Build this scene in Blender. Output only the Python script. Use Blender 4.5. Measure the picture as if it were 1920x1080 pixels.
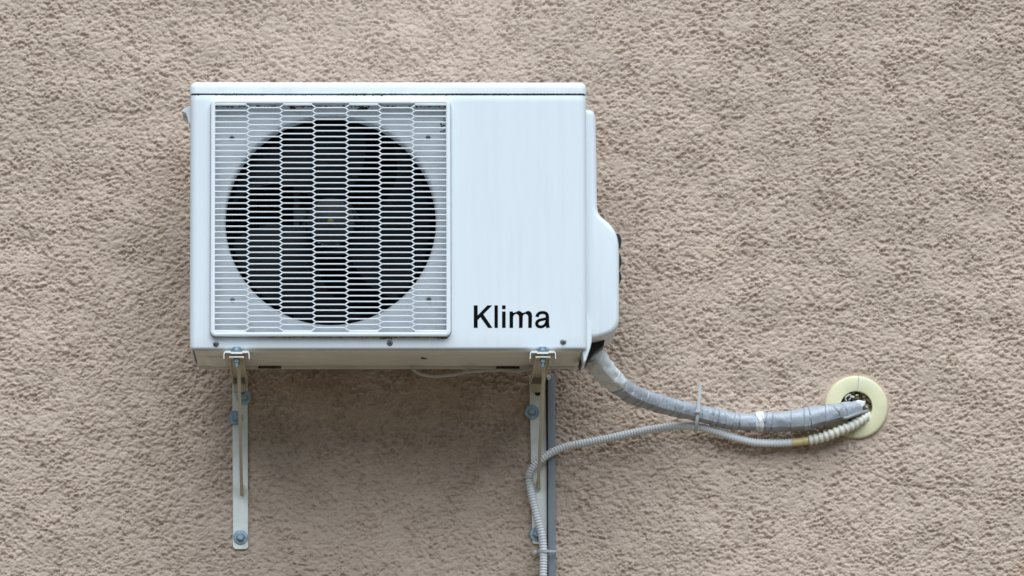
import bpy, bmesh, math, random
import numpy as np
from mathutils import Vector, Matrix, noise

random.seed(7)
for o in list(bpy.data.objects):
    bpy.data.objects.remove(o, do_unlink=True)
scene = bpy.context.scene
COL = scene.collection

# ------------------------------------------------------------------ camera
YF = -0.400                       # front plane of the outdoor unit (wall is y = 0)
PX = 0.00105                      # metres per photograph pixel on that plane
UNIT_BOTTOM = 2.96                # height of the unit's lower front edge
AIM = Vector((0.0, YF, UNIT_BOTTOM + (655 - 540) * PX))
CAM = Vector((-0.285, -13.2, 1.60))
dvec = (AIM - CAM)
DIST = dvec.length
dvec.normalize()
FOCAL = 36.0 * DIST / (1920 * PX)
right = Vector((1, 0, 0)); right = (right - dvec * right.dot(dvec)).normalized()
up = right.cross(dvec).normalized()
cam_data = bpy.data.cameras.new('camera')
cam = bpy.data.objects.new('camera', cam_data)
COL.objects.link(cam)
R3 = Matrix((right, up, -dvec)).transposed()
cam.matrix_world = Matrix.Translation(CAM) @ R3.to_4x4()
cam_data.lens = FOCAL
cam_data.sensor_width = 36.0
cam_data.clip_end = 500
scene.camera = cam

# ------------------------------------------------------------------ sky, sun, exposure
SUN_EL, SUN_AZ = math.radians(54), math.radians(8)     # azimuth from straight-in-front-of-the-wall, + = from the right
world = bpy.data.worlds.new('World'); scene.world = world
world.use_nodes = True
nt = world.node_tree
bg = nt.nodes['Background']
sky = nt.nodes.new('ShaderNodeTexSky')
sky.sky_type = 'NISHITA'; sky.sun_disc = False
sky.sun_elevation = SUN_EL
to_sun = Vector((math.sin(SUN_AZ) * math.cos(SUN_EL), -math.cos(SUN_AZ) * math.cos(SUN_EL), math.sin(SUN_EL)))
sky.sun_rotation = math.atan2(to_sun.x, to_sun.y)
sky.air_density = 1.0; sky.dust_density = 0.2; sky.altitude = 1500; sky.ozone_density = 1.0
nt.links.new(sky.outputs[0], bg.inputs[0])
bg.inputs[1].default_value = 0.05
sun_d = bpy.data.lights.new('sun', 'SUN')
sun_d.energy = 4.0; sun_d.angle = math.radians(70); sun_d.color = (0.86, 0.95, 1.0)
sun = bpy.data.objects.new('sun', sun_d); COL.objects.link(sun)
sun.rotation_euler = to_sun.to_track_quat('Z', 'Y').to_euler()
sun.location = (2, -4, 8)
scene.view_settings.view_transform = 'Standard'
scene.view_settings.look = 'None'
scene.view_settings.gamma = 1.0
scene.view_settings.exposure = 0.24

# ------------------------------------------------------------------ helpers
def at(px, py, Y=YF):
    """photograph pixel -> the point of the place at depth Y"""
    r = dvec * FOCAL + right * ((px - 960) / 1920 * 36) + up * ((540 - py) / 1920 * 36)
    return CAM + r * ((Y - CAM.y) / r.y)

def s2l(c):
    return tuple(((v / 255) / 12.92 if v / 255 <= 0.04045 else ((v / 255 + 0.055) / 1.055) ** 2.4) for v in c)

def material(name, col, rough=0.5, metal=0.0, vary=0.0, vscale=30.0, bump=0.0, bscale=200.0, spec=0.5, coat=0.0,
             stain=None, stain_scale=20.0, stain_amt=0.0, stretch=(1, 1, 1)):
    m = bpy.data.materials.new(name); m.use_nodes = True
    t = m.node_tree; b = t.nodes['Principled BSDF']
    b.inputs['Roughness'].default_value = rough
    b.inputs['Metallic'].default_value = metal
    b.inputs['Specular IOR Level'].default_value = spec
    b.inputs['Coat Weight'].default_value = coat
    b.inputs['Base Color'].default_value = (*col, 1)
    geo = t.nodes.new('ShaderNodeNewGeometry')
    mp = t.nodes.new('ShaderNodeMapping'); mp.inputs['Scale'].default_value = stretch
    t.links.new(geo.outputs['Position'], mp.inputs['Vector'])
    out = None
    if vary > 0:
        n = t.nodes.new('ShaderNodeTexNoise'); n.inputs['Scale'].default_value = vscale; n.inputs['Detail'].default_value = 5
        t.links.new(mp.outputs[0], n.inputs['Vector'])
        r = t.nodes.new('ShaderNodeMapRange'); r.inputs[1].default_value = 0.3; r.inputs[2].default_value = 0.7
        r.inputs[3].default_value = 1 - vary; r.inputs[4].default_value = 1 + vary * 0.5
        t.links.new(n.outputs['Fac'], r.inputs[0])
        mx = t.nodes.new('ShaderNodeMix'); mx.data_type = 'RGBA'; mx.blend_type = 'MULTIPLY'
        mx.inputs[0].default_value = 1; mx.inputs[6].default_value = (*col, 1)
        t.links.new(r.outputs[0], mx.inputs[7])
        out = mx.outputs[2]
    if stain is not None:
        n = t.nodes.new('ShaderNodeTexNoise'); n.inputs['Scale'].default_value = stain_scale
        n.inputs['Detail'].default_value = 8; n.inputs['Roughness'].default_value = 0.65
        t.links.new(mp.outputs[0], n.inputs['Vector'])
        r = t.nodes.new('ShaderNodeMapRange'); r.inputs[1].default_value = 0.5; r.inputs[2].default_value = 0.75
        r.inputs[3].default_value = 0; r.inputs[4].default_value = stain_amt
        t.links.new(n.outputs['Fac'], r.inputs[0])
        mx = t.nodes.new('ShaderNodeMix'); mx.data_type = 'RGBA'
        t.links.new(r.outputs[0], mx.inputs[0])
        if out is not None: t.links.new(out, mx.inputs[6])
        else: mx.inputs[6].default_value = (*col, 1)
        mx.inputs[7].default_value = (*stain, 1)
        out = mx.outputs[2]
    if out is not None: t.links.new(out, b.inputs['Base Color'])
    if bump > 0:
        n = t.nodes.new('ShaderNodeTexNoise'); n.inputs['Scale'].default_value = bscale; n.inputs['Detail'].default_value = 4
        t.links.new(geo.outputs['Position'], n.inputs['Vector'])
        bp = t.nodes.new('ShaderNodeBump'); bp.inputs['Strength'].default_value = bump; bp.inputs['Distance'].default_value = 0.001
        t.links.new(n.outputs['Fac'], bp.inputs['Height'])
        t.links.new(bp.outputs['Normal'], b.inputs['Normal'])
    return m

def tag(o, label=None, cat=None, group=None, kind=None):
    if label: o['label'] = label
    if cat: o['category'] = cat
    if group: o['group'] = group
    if kind: o['kind'] = kind
    return o

def empty(name, loc, label, cat, group=None):
    o = bpy.data.objects.new(name, None); COL.objects.link(o)
    o.location = loc; o.empty_display_size = 0.05
    return tag(o, label, cat, group)

def world_of(o):
    m = Matrix.Translation(o.location)
    return m if o.parent is None else world_of(o.parent) @ o.matrix_parent_inverse @ m

def adopt(o, parent):
    if parent is not None:
        o.parent = parent
        o.matrix_parent_inverse = world_of(parent).inverted()

def ob(name, bm, mat, parent=None, smooth=True, angle=35):
    me = bpy.data.meshes.new(name)
    bmesh.ops.recalc_face_normals(bm, faces=bm.faces[:])
    bm.to_mesh(me); bm.free()
    me.materials.append(mat)
    if smooth:
        me.polygons.foreach_set('use_smooth', [True] * len(me.polygons))
        me.set_sharp_from_angle(angle=math.radians(angle))
    o = bpy.data.objects.new(name, me); COL.objects.link(o)
    adopt(o, parent)
    return o

def box(bm, x0, x1, y0, y1, z0, z1, bev=0.0, seg=2):
    b2 = bmesh.new()
    bmesh.ops.create_cube(b2, size=1.0)
    for v in b2.verts:
        v.co = Vector(((x0 + x1) / 2 + v.co.x * (x1 - x0), (y0 + y1) / 2 + v.co.y * (y1 - y0), (z0 + z1) / 2 + v.co.z * (z1 - z0)))
    if bev > 0:
        bmesh.ops.bevel(b2, geom=b2.edges[:], offset=bev, segments=seg, profile=0.5, affect='EDGES')
    me = bpy.data.meshes.new('tmp'); b2.to_mesh(me); b2.free()
    bm.from_mesh(me); bpy.data.meshes.remove(me)

def bar(bm, a, b, w, h, side=Vector((1, 0, 0)), bev=0.0):
    """rectangular bar from a to b, width w along 'side', height h across"""
    a = Vector(a); b = Vector(b); d = (b - a).normalized()
    s = (side - d * side.dot(d)).normalized(); n = d.cross(s)
    b2 = bmesh.new()
    vs = []
    for p in (a, b):
        for i, j in ((-1, -1), (1, -1), (1, 1), (-1, 1)):
            vs.append(b2.verts.new(p + s * (w / 2 * i) + n * (h / 2 * j)))
    for f in ((0, 1, 2, 3), (7, 6, 5, 4), (0, 4, 5, 1), (1, 5, 6, 2), (2, 6, 7, 3), (3, 7, 4, 0)):
        b2.faces.new([vs[i] for i in f])
    if bev > 0:
        bmesh.ops.bevel(b2, geom=b2.edges[:], offset=bev, segments=2, profile=0.5, affect='EDGES')
    me = bpy.data.meshes.new('tmp'); b2.to_mesh(me); b2.free()
    bm.from_mesh(me); bpy.data.meshes.remove(me)

def lathe(bm, c, prof, seg=24, a0=0.0, a1=2 * math.pi, jag=None):
    """revolve (radius, y-offset) pairs round an axis along Y through c"""
    full = abs(a1 - a0 - 2 * math.pi) < 1e-6
    n = seg if full else seg + 1
    rows = []
    for (r, y) in prof:
        row = []
        if r < 1e-7 and full:
            row = [bm.verts.new((c[0], c[1] + y, c[2]))]
        else:
            for i in range(n):
                a = a0 + (a1 - a0) * i / seg
                row.append(bm.verts.new((c[0] + r * math.cos(a), c[1] + y, c[2] + r * math.sin(a))))
        rows.append(row)
    for p, q in zip(rows[:-1], rows[1:]):
        m = n if full else n - 1
        for i in range(m):
            j = (i + 1) % n
            if len(p) == 1 and len(q) == 1: continue
            if len(p) == 1: bm.faces.new((p[0], q[i], q[j]))
            elif len(q) == 1: bm.faces.new((p[i], p[j], q[0]))
            else: bm.faces.new((p[i], p[j], q[j], q[i]))
    if not full:
        for k in (0, -1):
            bm.faces.new([row[k] for row in rows])

def spline(pts, step):
    """Catmull-Rom through pts, resampled to even steps; returns points and the running parameter"""
    P = [Vector(p) for p in pts]
    P = [P[0] * 2 - P[1]] + P + [P[-1] * 2 - P[-2]]
    fine, par = [], []
    for i in range(1, len(P) - 2):
        for k in range(24):
            t = k / 24
            a, b, c, d = P[i - 1], P[i], P[i + 1], P[i + 2]
            fine.append(0.5 * ((2 * b) + (c - a) * t + (2 * a - 5 * b + 4 * c - d) * t * t + (3 * b - a - 3 * c + d) * t ** 3))
            par.append(i - 1 + t)
    fine.append(P[-2]); par.append(len(pts) - 1)
    L = [0.0]
    for a, b in zip(fine[:-1], fine[1:]): L.append(L[-1] + (b - a).length)
    n = max(2, int(L[-1] / step))
    out, op, s, j = [], [], [], 0
    for i in range(n + 1):
        t = L[-1] * i / n
        while j < len(L) - 2 and L[j + 1] < t: j += 1
        f = (t - L[j]) / max(1e-9, L[j + 1] - L[j])
        out.append(fine[j].lerp(fine[j + 1], f)); op.append(par[j] + (par[j + 1] - par[j]) * f); s.append(t)
    return out, op, s

def tube(bm, pts, rad, step, seg=16, lo=0.0, hi=None, up0=Vector((0, 0, 1)), cap=True):
    """sweep; rad(s, theta, param) gives the radius; theta 90 degrees points to up0"""
    P, par, S = spline(pts, step)
    idx = [i for i in range(len(P)) if S[i] >= lo and (hi is None or S[i] <= hi)]
    rows = []
    for i in idx:
        d = (P[min(i + 1, len(P) - 1)] - P[max(i - 1, 0)]).normalized()
        u = (up0 - d * up0.dot(d))
        if u.length < 0.05: u = Vector((1, 0, 0)) - d * d.x
        u.normalize(); s = d.cross(u)
        row = []
        for k in range(seg):
            a = 2 * math.pi * k / seg
            row.append(bm.verts.new(P[i] + (s * math.cos(a) + u * math.sin(a)) * rad(S[i], a, par[i])))
        rows.append(row)
    for p, q in zip(rows[:-1], rows[1:]):
        for k in range(seg):
            j = (k + 1) % seg
            bm.faces.new((p[k], p[j], q[j], q[k]))
    if cap:
        bm.faces.new(rows[0]); bm.faces.new(rows[-1])
    return S[-1]

def prism(bm, poly, y0, y1, rows=None):
    """XZ polygon extruded along Y; rows = list of (y, inset) from front to back for a rounded front"""
    if rows is None: rows = [(y0, 0), (y1, 0)]
    P = [Vector((p[0], p[1])) for p in poly]; n = len(P)
    area = sum(P[i].x * P[(i + 1) % n].y - P[(i + 1) % n].x * P[i].y for i in range(n))
    sg = 1 if area > 0 else -1
    nor = []
    for i in range(n):
        e1 = (P[i] - P[i - 1]); e2 = (P[(i + 1) % n] - P[i])
        m1 = Vector((e1.y, -e1.x)).normalized() * sg; m2 = Vector((e2.y, -e2.x)).normalized() * sg
        m = (m1 + m2); k = max(0.35, (1 + m1.dot(m2)) / 2)
        nor.append(m.normalized() / math.sqrt(k))
    rr = []
    for (y, ins) in rows:
        rr.append([bm.verts.new((P[i].x - nor[i].x * ins, y, P[i].y - nor[i].y * ins)) for i in range(n)])
    for p, q in zip(rr[:-1], rr[1:]):
        for i in range(n):
            j = (i + 1) % n
            bm.faces.new((p[i], p[j], q[j], q[i]))
    bm.faces.new(rr[0]); bm.faces.new(rr[-1])

# ------------------------------------------------------------------ materials
M = {}
def wall_material():
    m = bpy.data.materials.new('roughcast render'); m.use_nodes = True
    t = m.node_tree; b = t.nodes['Principled BSDF']
    N, L = t.nodes.new, t.links.new
    b.inputs['Roughness'].default_value = 0.95; b.inputs['Specular IOR Level'].default_value = 0.15
    geo = N('ShaderNodeNewGeometry')
    big = N('ShaderNodeTexNoise'); big.inputs['Scale'].default_value = 2.2; big.inputs['Detail'].default_value = 4
    mid = N('ShaderNodeTexNoise'); mid.inputs['Scale'].default_value = 38; mid.inputs['Detail'].default_value = 4
    fin = N('ShaderNodeTexNoise'); fin.inputs['Scale'].default_value = 420; fin.inputs['Detail'].default_value = 3
    for n in (big, mid, fin): L(geo.outputs['Position'], n.inputs['Vector'])
    r1 = N('ShaderNodeValToRGB')
    r1.color_ramp.elements[0].position = 0.30; r1.color_ramp.elements[0].color = (0.520, 0.398, 0.318, 1)
    r1.color_ramp.elements[1].position = 0.72; r1.color_ramp.elements[1].color = (0.602, 0.474, 0.390, 1)
    L(mid.outputs['Fac'], r1.inputs[0])
    mr = N('ShaderNodeMapRange'); mr.inputs[1].default_value = 0.3; mr.inputs[2].default_value = 0.7
    mr.inputs[3].default_value = 0.91; mr.inputs[4].default_value = 1.06
    L(big.outputs['Fac'], mr.inputs[0])
    m1 = N('ShaderNodeMix'); m1.data_type = 'RGBA'; m1.blend_type = 'MULTIPLY'; m1.inputs[0].default_value = 1
    L(r1.outputs[0], m1.inputs[6]); L(mr.outputs[0], m1.inputs[7])
    # sand grains in the render: tiny lighter and darker specks
    mr2 = N('ShaderNodeMapRange'); mr2.inputs[1].default_value = 0.3; mr2.inputs[2].default_value = 0.7
    mr2.inputs[3].default_value = 0.86; mr2.inputs[4].default_value = 1.12
    L(fin.outputs['Fac'], mr2.inputs[0])
    m2 = N('ShaderNodeMix'); m2.data_type = 'RGBA'; m2.blend_type = 'MULTIPLY'; m2.inputs[0].default_value = 1
    L(m1.outputs[2], m2.inputs[6]); L(mr2.outputs[0], m2.inputs[7])
    # terracotta mend at the lower right corner of the photograph
    c = at(1945, 1075, 0)
    sub = N('ShaderNodeVectorMath'); sub.operation = 'DISTANCE'; sub.inputs[1].default_value = c
    L(geo.outputs['Position'], sub.inputs[0])
    wob = N('ShaderNodeMath'); wob.operation = 'MULTIPLY_ADD'; wob.inputs[1].default_value = 0.03
    L(mid.outputs['Fac'], wob.inputs[0]); L(sub.outputs['Value'], wob.inputs[2])
    mr3 = N('ShaderNodeMapRange'); mr3.inputs[1].default_value = 0.048; mr3.inputs[2].default_value = 0.068
    mr3.inputs[3].default_value = 0.5; mr3.inputs[4].default_value = 0.0
    L(wob.outputs[0], mr3.inputs[0])
    m3 = N('ShaderNodeMix'); m3.data_type = 'RGBA'
    L(mr3.outputs[0], m3.inputs[0]); L(m2.outputs[2], m3.inputs[6]); m3.inputs[7].default_value = (0.58, 0.36, 0.25, 1)
    L(m3.outputs[2], b.inputs['Base Color'])
    bp = N('ShaderNodeBump'); bp.inputs['Strength'].default_value = 0.9; bp.inputs['Distance'].default_value = 0.0014
    L(fin.outputs['Fac'], bp.inputs['Height']); L(bp.outputs[0], b.inputs['Normal'])
    return m

M['wall'] = wall_material()
M['ground'] = material('trodden grass and gravel', (0.095, 0.070, 0.033), 0.95, vary=0.3, vscale=3, stain=(0.085, 0.070, 0.045), stain_scale=0.8, stain_amt=0.8)
M['white'] = material('white enamel sheet', (0.745, 0.785, 0.825), 0.38, vary=0.022, vscale=9, coat=0.1, stretch=(9, 9, 0.6),
                      stain=(0.60, 0.61, 0.58), stain_scale=6, stain_amt=0.24, bump=0.04, bscale=60)
M['lid'] = material('white lid enamel', (0.775, 0.81, 0.845), 0.35, vary=0.02, vscale=20, stain=(0.45, 0.46, 0.38), stain_scale=26, stain_amt=0.25)
M['plastic'] = material('white grille plastic', (0.80, 0.83, 0.865), 0.35, vary=0.02, vscale=40)
M['shroud'] = material('dusty white shroud', (0.69, 0.72, 0.75), 0.5, vary=0.05, vscale=14, stain=(0.42, 0.43, 0.38), stain_scale=16, stain_amt=0.45)
M['pan'] = material('weathered pan enamel', (0.82, 0.83, 0.78), 0.55, vary=0.08, vscale=8, stain=(0.52, 0.50, 0.43), stain_scale=14, stain_amt=0.5, stretch=(0.5, 1, 1))
M['seam'] = material('grimy seam', (0.020, 0.024, 0.016), 0.9, vary=0.5, vscale=200)
M['gap'] = material('grey frame seal', (0.30, 0.31, 0.32), 0.8, vary=0.4, vscale=40)
M['grime'] = material('brown grime', (0.09, 0.08, 0.06), 0.9, vary=0.6, vscale=90)
M['moss'] = material('moss', (0.045, 0.055, 0.022), 0.95, vary=0.5, vscale=300)
M['black'] = material('black lettering', (0.002, 0.002, 0.002), 0.7, spec=0.08)
M['rubber'] = material('black rubber and painted shade', (0.012, 0.012, 0.014), 0.6, vary=0.2)
M['fan'] = material('dark fan plastic', (0.007, 0.008, 0.013), 0.5, vary=0.2, vscale=12, stain=(0.025, 0.025, 0.024), stain_scale=20, stain_amt=0.35)
M['chamber'] = material('dark liner', (0.010, 0.010, 0.012), 0.8)
M['coil'] = material('dark fins', (0.014, 0.016, 0.018), 0.5, metal=0.3)
M['motor'] = material('motor housing', (0.05, 0.055, 0.055), 0.5, vary=0.2, vscale=30)
M['strip'] = material('galvanised motor support', (0.085, 0.10, 0.11), 0.5, metal=0.2, vary=0.2, vscale=30)
M['brass'] = material('brass nut', (0.20, 0.16, 0.07), 0.45, metal=0.7)
M['zinc'] = material('blue zinc', (0.34, 0.45, 0.54), 0.42, metal=0.7, vary=0.25, vscale=120, stain=(0.20, 0.20, 0.18), stain_scale=150, stain_amt=0.5)
M['screw'] = material('screw steel', (0.28, 0.29, 0.31), 0.4, metal=0.8, vary=0.3, vscale=200)
M['recess'] = material('screw recess', (0.015, 0.015, 0.018), 0.7)
M['bracket'] = material('cream bracket paint', (0.86, 0.87, 0.83), 0.38, vary=0.05, vscale=20, stain=(0.45, 0.36, 0.20), stain_scale=30, stain_amt=0.28)
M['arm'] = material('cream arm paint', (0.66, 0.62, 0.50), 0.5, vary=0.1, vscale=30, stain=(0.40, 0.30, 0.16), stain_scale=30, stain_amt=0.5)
M['saddle'] = material('white foot enamel', (0.80, 0.79, 0.76), 0.4, vary=0.05, vscale=60, stain=(0.45, 0.36, 0.22), stain_scale=60, stain_amt=0.35)
M['hose'] = material('white corrugated hose', (0.72, 0.73, 0.75), 0.45, vary=0.06, vscale=40, stain=(0.5, 0.49, 0.44), stain_scale=20, stain_amt=0.4)
M['thickhose'] = material('cream corrugated hose', (0.70, 0.67, 0.58), 0.45, vary=0.08, vscale=40, stain=(0.50, 0.45, 0.33), stain_scale=25, stain_amt=0.4)
M['joint'] = material('yellowed tape', (0.66, 0.53, 0.25), 0.4, vary=0.12, vscale=60)
M['wrap'] = material('grey vinyl tape', (0.40, 0.43, 0.475), 0.32, vary=0.14, vscale=30, bump=0.45, bscale=70, stain=(0.46, 0.485, 0.52), stain_scale=14, stain_amt=0.5)
M['wrapwhite'] = material('white vinyl tape', (0.76, 0.78, 0.79), 0.35, vary=0.05, vscale=30, bump=0.4, bscale=90)
M['conduit'] = material('grey trunking', (0.23, 0.26, 0.29), 0.5, vary=0.08, vscale=30)
M['cable'] = material('grey cable', (0.58, 0.58, 0.59), 0.45)
M['darkcable'] = material('weathered grey cable', (0.30, 0.31, 0.31), 0.5, vary=0.15, vscale=40)
M['tie'] = material('nylon tie', (0.50, 0.51, 0.52), 0.35)
M['rose'] = material('yellowed plastic rosette', (0.73, 0.68, 0.44), 0.42, vary=0.10, vscale=18, stain=(0.60, 0.61, 0.45), stain_scale=13, stain_amt=0.9)
M['foam'] = material('brown expanding foam', (0.30, 0.235, 0.14), 0.9, vary=0.6, vscale=90, bump=0.8, bscale=300)
M['putty'] = material('white putty', (0.80, 0.80, 0.80), 0.7, bump=0.5, bscale=300)
M['paper'] = material('pale scrap', (0.62, 0.60, 0.55), 0.7, vary=0.2, vscale=100)

# ------------------------------------------------------------------ setting: ground and wall
bm = bmesh.new()
vs = [bm.verts.new(p) for p in ((-80, -90, 0), (80, -90, 0), (80, 0.6, 0), (-80, 0.6, 0))]
bm.faces.new(vs)  # ground sheet out of view, added to bounce light up to the underside
tag(ob('ground', bm, M['ground'], smooth=False), 'unseen trodden grass in front of the wall, added for its bounce light', 'ground', kind='structure')

HOLE = at(1605, 764, 0.0)
def build_wall():
    cell = 0.0018
    lo, hi = at(0, 1080, 0), at(1920, 0, 0)
    x0, x1 = lo.x - 0.10, hi.x + 0.10
    z0, z1 = lo.z - 0.08, hi.z + 0.08
    nx, nz = int((x1 - x0) / cell), int((z1 - z0) / cell)
    rng = np.random.default_rng(11)
    n = 1536
    fx = np.fft.fftfreq(n, d=cell)[None, :]; fz = np.fft.fftfreq(n, d=cell)[:, None]
    def band(wl, width, sx=1.0, sz=1.0, rot=0.0):
        c, s = math.cos(rot), math.sin(rot)
        a = (fx * c + fz * s) * sx; b = (-fx * s + fz * c) * sz
        f = np.hypot(a, b) + 1e-9
        g = np.exp(-(np.log(f * wl) / width) ** 2)
        h = np.fft.ifft2(np.fft.fft2(rng.standard_normal((n, n))) * g).real
        return h / h.std()
    def pink(lo, hi, slope, ax, rot):
        c, s_ = math.cos(rot), math.sin(rot)
        a = (fx * c + fz * s_) * ax; b = (-fx * s_ + fz * c) / ax
        f = np.hypot(a, b) + 1e-9
        g = f ** -slope / (1 + (f * hi) ** -6) / (1 + (f * lo) ** 6)
        g[0, 0] = 0
        h = np.fft.ifft2(np.fft.fft2(rng.standard_normal((n, n))) * g).real
        return h / h.std()
    def hollow(x, thr, k):                      # flat tops, ragged hollows below the threshold
        p = -np.log1p(np.exp(-(x + thr) * k)) / k
        return p
    a1 = pink(0.0041, 0.034, 1.12, 1.15, 0.30); a2 = pink(0.0041, 0.034, 1.12, 1.15, -0.32)
    mixr = np.clip(band(0.10, 0.5) * 0.5 + 0.5, 0, 1)
    main = a1 * mixr + a2 * (1 - mixr); main /= main.std()
    deep = pink(0.0055, 0.020, 0.9, 1.18, 0.0)
    grit = pink(0.0030, 0.006, 0.2, 1.0, 0.0)
    ker = np.exp(-0.5 * ((np.fft.fftfreq(n)[None, :] * n) ** 2 + (np.fft.fftfreq(n)[:, None] * n) ** 2) / 0.95 ** 2)
    imp = (rng.random((n, n)) < 0.020) * rng.uniform(0.6, 2.0, (n, n)) - (rng.random((n, n)) < 0.012) * rng.uniform(0.8, 2.4, (n, n))
    grains = np.fft.ifft2(np.fft.fft2(imp) * np.fft.fft2(ker)).real
    broad = band(0.15, 0.5)
    rough = np.clip(1.0 + 0.22 * band(0.12, 0.7), 0.5, 1.7)
    h = (1.25 * hollow(main, 0.35, 3.0) + 0.40 * main + 1.15 * hollow(deep, 0.95, 4.0) + 0.30 * grit) * rough + 0.50 * grains
    h = h - h.mean()
    h = np.clip(h, -3.6, 2.2)
    h = h * 0.00148 + broad * 0.0013
    ext = np.array([0.05, 0.12, 0.25, 0.5, 1.0, 2.0, 3.5])
    xs = np.concatenate([x0 - ext[::-1], np.linspace(x0, x1, nx), x1 + ext])
    exz = np.array([0.05, 0.12, 0.25, 0.5, 0.9, 1.4, 1.9])
    zlow = z0 - np.concatenate([exz[exz < z0 - 0.05], [z0]])
    zs = np.concatenate([zlow[::-1], np.linspace(z0, z1, nz), z1 + exz])
    X, Z = np.meshgrid(xs, zs)
    ix = np.clip(((X - x0) / cell).astype(int), 0, None) % n
    iz = np.clip(((Z - z0) / cell).astype(int), 0, None) % n
    Y = -h[iz, ix]
    outside = (X < x0 - 1e-6) | (X > x1 + 1e-6) | (Z < z0 - 1e-6) | (Z > z1 + 1e-6)
    Y[outside] = 0.0
    d = np.hypot(X - HOLE.x, Z - HOLE.z)
    Y = np.where(d < 0.036, 0.16, Y)                    # the bored hole behind the rosette
    flat = np.clip((d - 0.064) / 0.012, 0, 1)
    Y = np.where((d >= 0.036) & (d < 0.076), Y * flat, Y)
    h_, w_ = X.shape
    co = np.stack([X, Y, Z], -1).reshape(-1, 3).astype(np.float32)
    i = np.arange(h_ * w_).reshape(h_, w_)
    q = np.stack([i[:-1, :-1], i[:-1, 1:], i[1:, 1:], i[1:, :-1]], -1).reshape(-1, 4).astype(np.int32)
    me = bpy.data.meshes.new('wall')
    me.vertices.add(len(co)); me.vertices.foreach_set('co', co.ravel())
    me.loops.add(q.size); me.loops.foreach_set('vertex_index', q.ravel())
    me.polygons.add(len(q)); me.polygons.foreach_set('loop_start', np.arange(0, q.size, 4, dtype=np.int32))
    me.polygons.foreach_set('use_smooth', np.ones(len(q), dtype=bool))
    me.update(calc_edges=True)
    me.materials.append(M['wall'])
    o = bpy.data.objects.new('wall', me); COL.objects.link(o)
    tag(o, 'beige roughcast rendered house wall filling the background', 'wall', kind='structure')
build_wall()

# ------------------------------------------------------------------ outdoor unit
XL, XR = at(356, 400).x, at(1100, 400).x
ZT, ZSEAM, ZB = at(700, 153).z, at(700, 177).z, at(700, 655).z
YB = -0.105
unit = empty('outdoor_unit', ((XL + XR) / 2, (YF + YB) / 2, ZB),
             'white air conditioner outdoor unit with round fan behind its grille on the beige wall', 'air conditioner')

def fx(px): return at(px, 410).x
def fz(py): return at(620, py).z

def shell_profile(xl, xr, yf, yb, R, ins, breaks):
    r = max(R - ins, 0.0005); pts = [(xl + ins, yb), (xl + ins, yf + R)]
    for k in range(1, 7):
        a = math.pi + (math.pi / 2) * k / 6
        pts.append((xl + R + r * math.cos(a), yf + R + r * math.sin(a)))
    for x in breaks: pts.append((x, yf + ins))
    for k in range(0, 7):
        a = 1.5 * math.pi + (math.pi / 2) * k / 6
        pts.append((xr - R + r * math.cos(a), yf + R + r * math.sin(a)))
    pts.append((xr - ins, yb))
    return pts

def shell(bm, xl, xr, yf, yb, R, rows, breaks, skip=None, top=False):
    rr = []
    for (z, ins) in rows:
        rr.append([bm.verts.new((x, y, z)) for (x, y) in shell_profile(xl, xr, yf, yb, R, ins, breaks)])
    for i, (p, q) in enumerate(zip(rr[:-1], rr[1:])):
        for k in range(len(p) - 1):
            if skip and skip(i, k): continue
            bm.faces.new((p[k], p[k + 1], q[k + 1], q[k]))
    if top: bm.faces.new(rr[-1])
    return rr

# front panel: folded sheet with rounded vertical edges and a rolled lower lip, opening behind the grille
ox0, ox1, oz0, oz1 = fx(400), fx(840.5), fz(628), fz(192)
rows = [(ZB + 0.006, 0.0062), (ZB + 0.0012, 0.0058)] + [(ZB + 0.0055 - 0.0055 * math.cos(a), 0.0055 - 0.0055 * math.sin(a)) for a in
        (0.25, 0.6, 0.95, 1.3, math.pi / 2)] + [(oz0, 0), (oz1, 0), (ZSEAM - 0.0034, 0), (ZSEAM - 0.0018, 0.0006), (ZSEAM - 0.0012, 0.0024)]
io = next(i for i, r_ in enumerate(rows) if abs(r_[0] - oz0) < 1e-9)
bm = bmesh.new()
# profile indices: 2 + 6 arc points, then the breaks
shell(bm, XL, XR, YF, YB, 0.013, rows, [ox0, ox1], skip=lambda i, k: i == io and k == 8)
front = ob('front_panel', bm, M['white'], unit, angle=50)

# lid
bm = bmesh.new()
rl = 0.0128
lrows = [(ZSEAM + 0.0052, 0.006), (ZSEAM + 0.0012, 0.0040), (ZSEAM + 0.0008, 0.0016), (ZSEAM + 0.0020, 0.0)]
lrows += [(ZT - rl + rl * math.sin(a), rl - rl * math.cos(a)) for a in (0.0, 0.26, 0.52, 0.79, 1.05, 1.31, math.pi / 2)]
shell(bm, XL - 0.0012, XR + 0.0008, YF - 0.0012, YB, 0.0135, lrows, [], top=True)
lid = ob('lid', bm, M['lid'], unit, angle=50)
bm = bmesh.new()
shell(bm, XL, XR, YF, YB, 0.013, [(ZSEAM - 0.012, 0.0045), (ZSEAM + 0.010, 0.0045)], [])
ob('seam_gasket', bm, M['seam'], unit)

# back sheet
bm = bmesh.new(); box(bm, XL + 0.002, XR - 0.002, YB - 0.002, YB + 0.002, ZB + 0.004, ZSEAM)
ob('back_panel', bm, M['pan'], unit, smooth=False)

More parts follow.
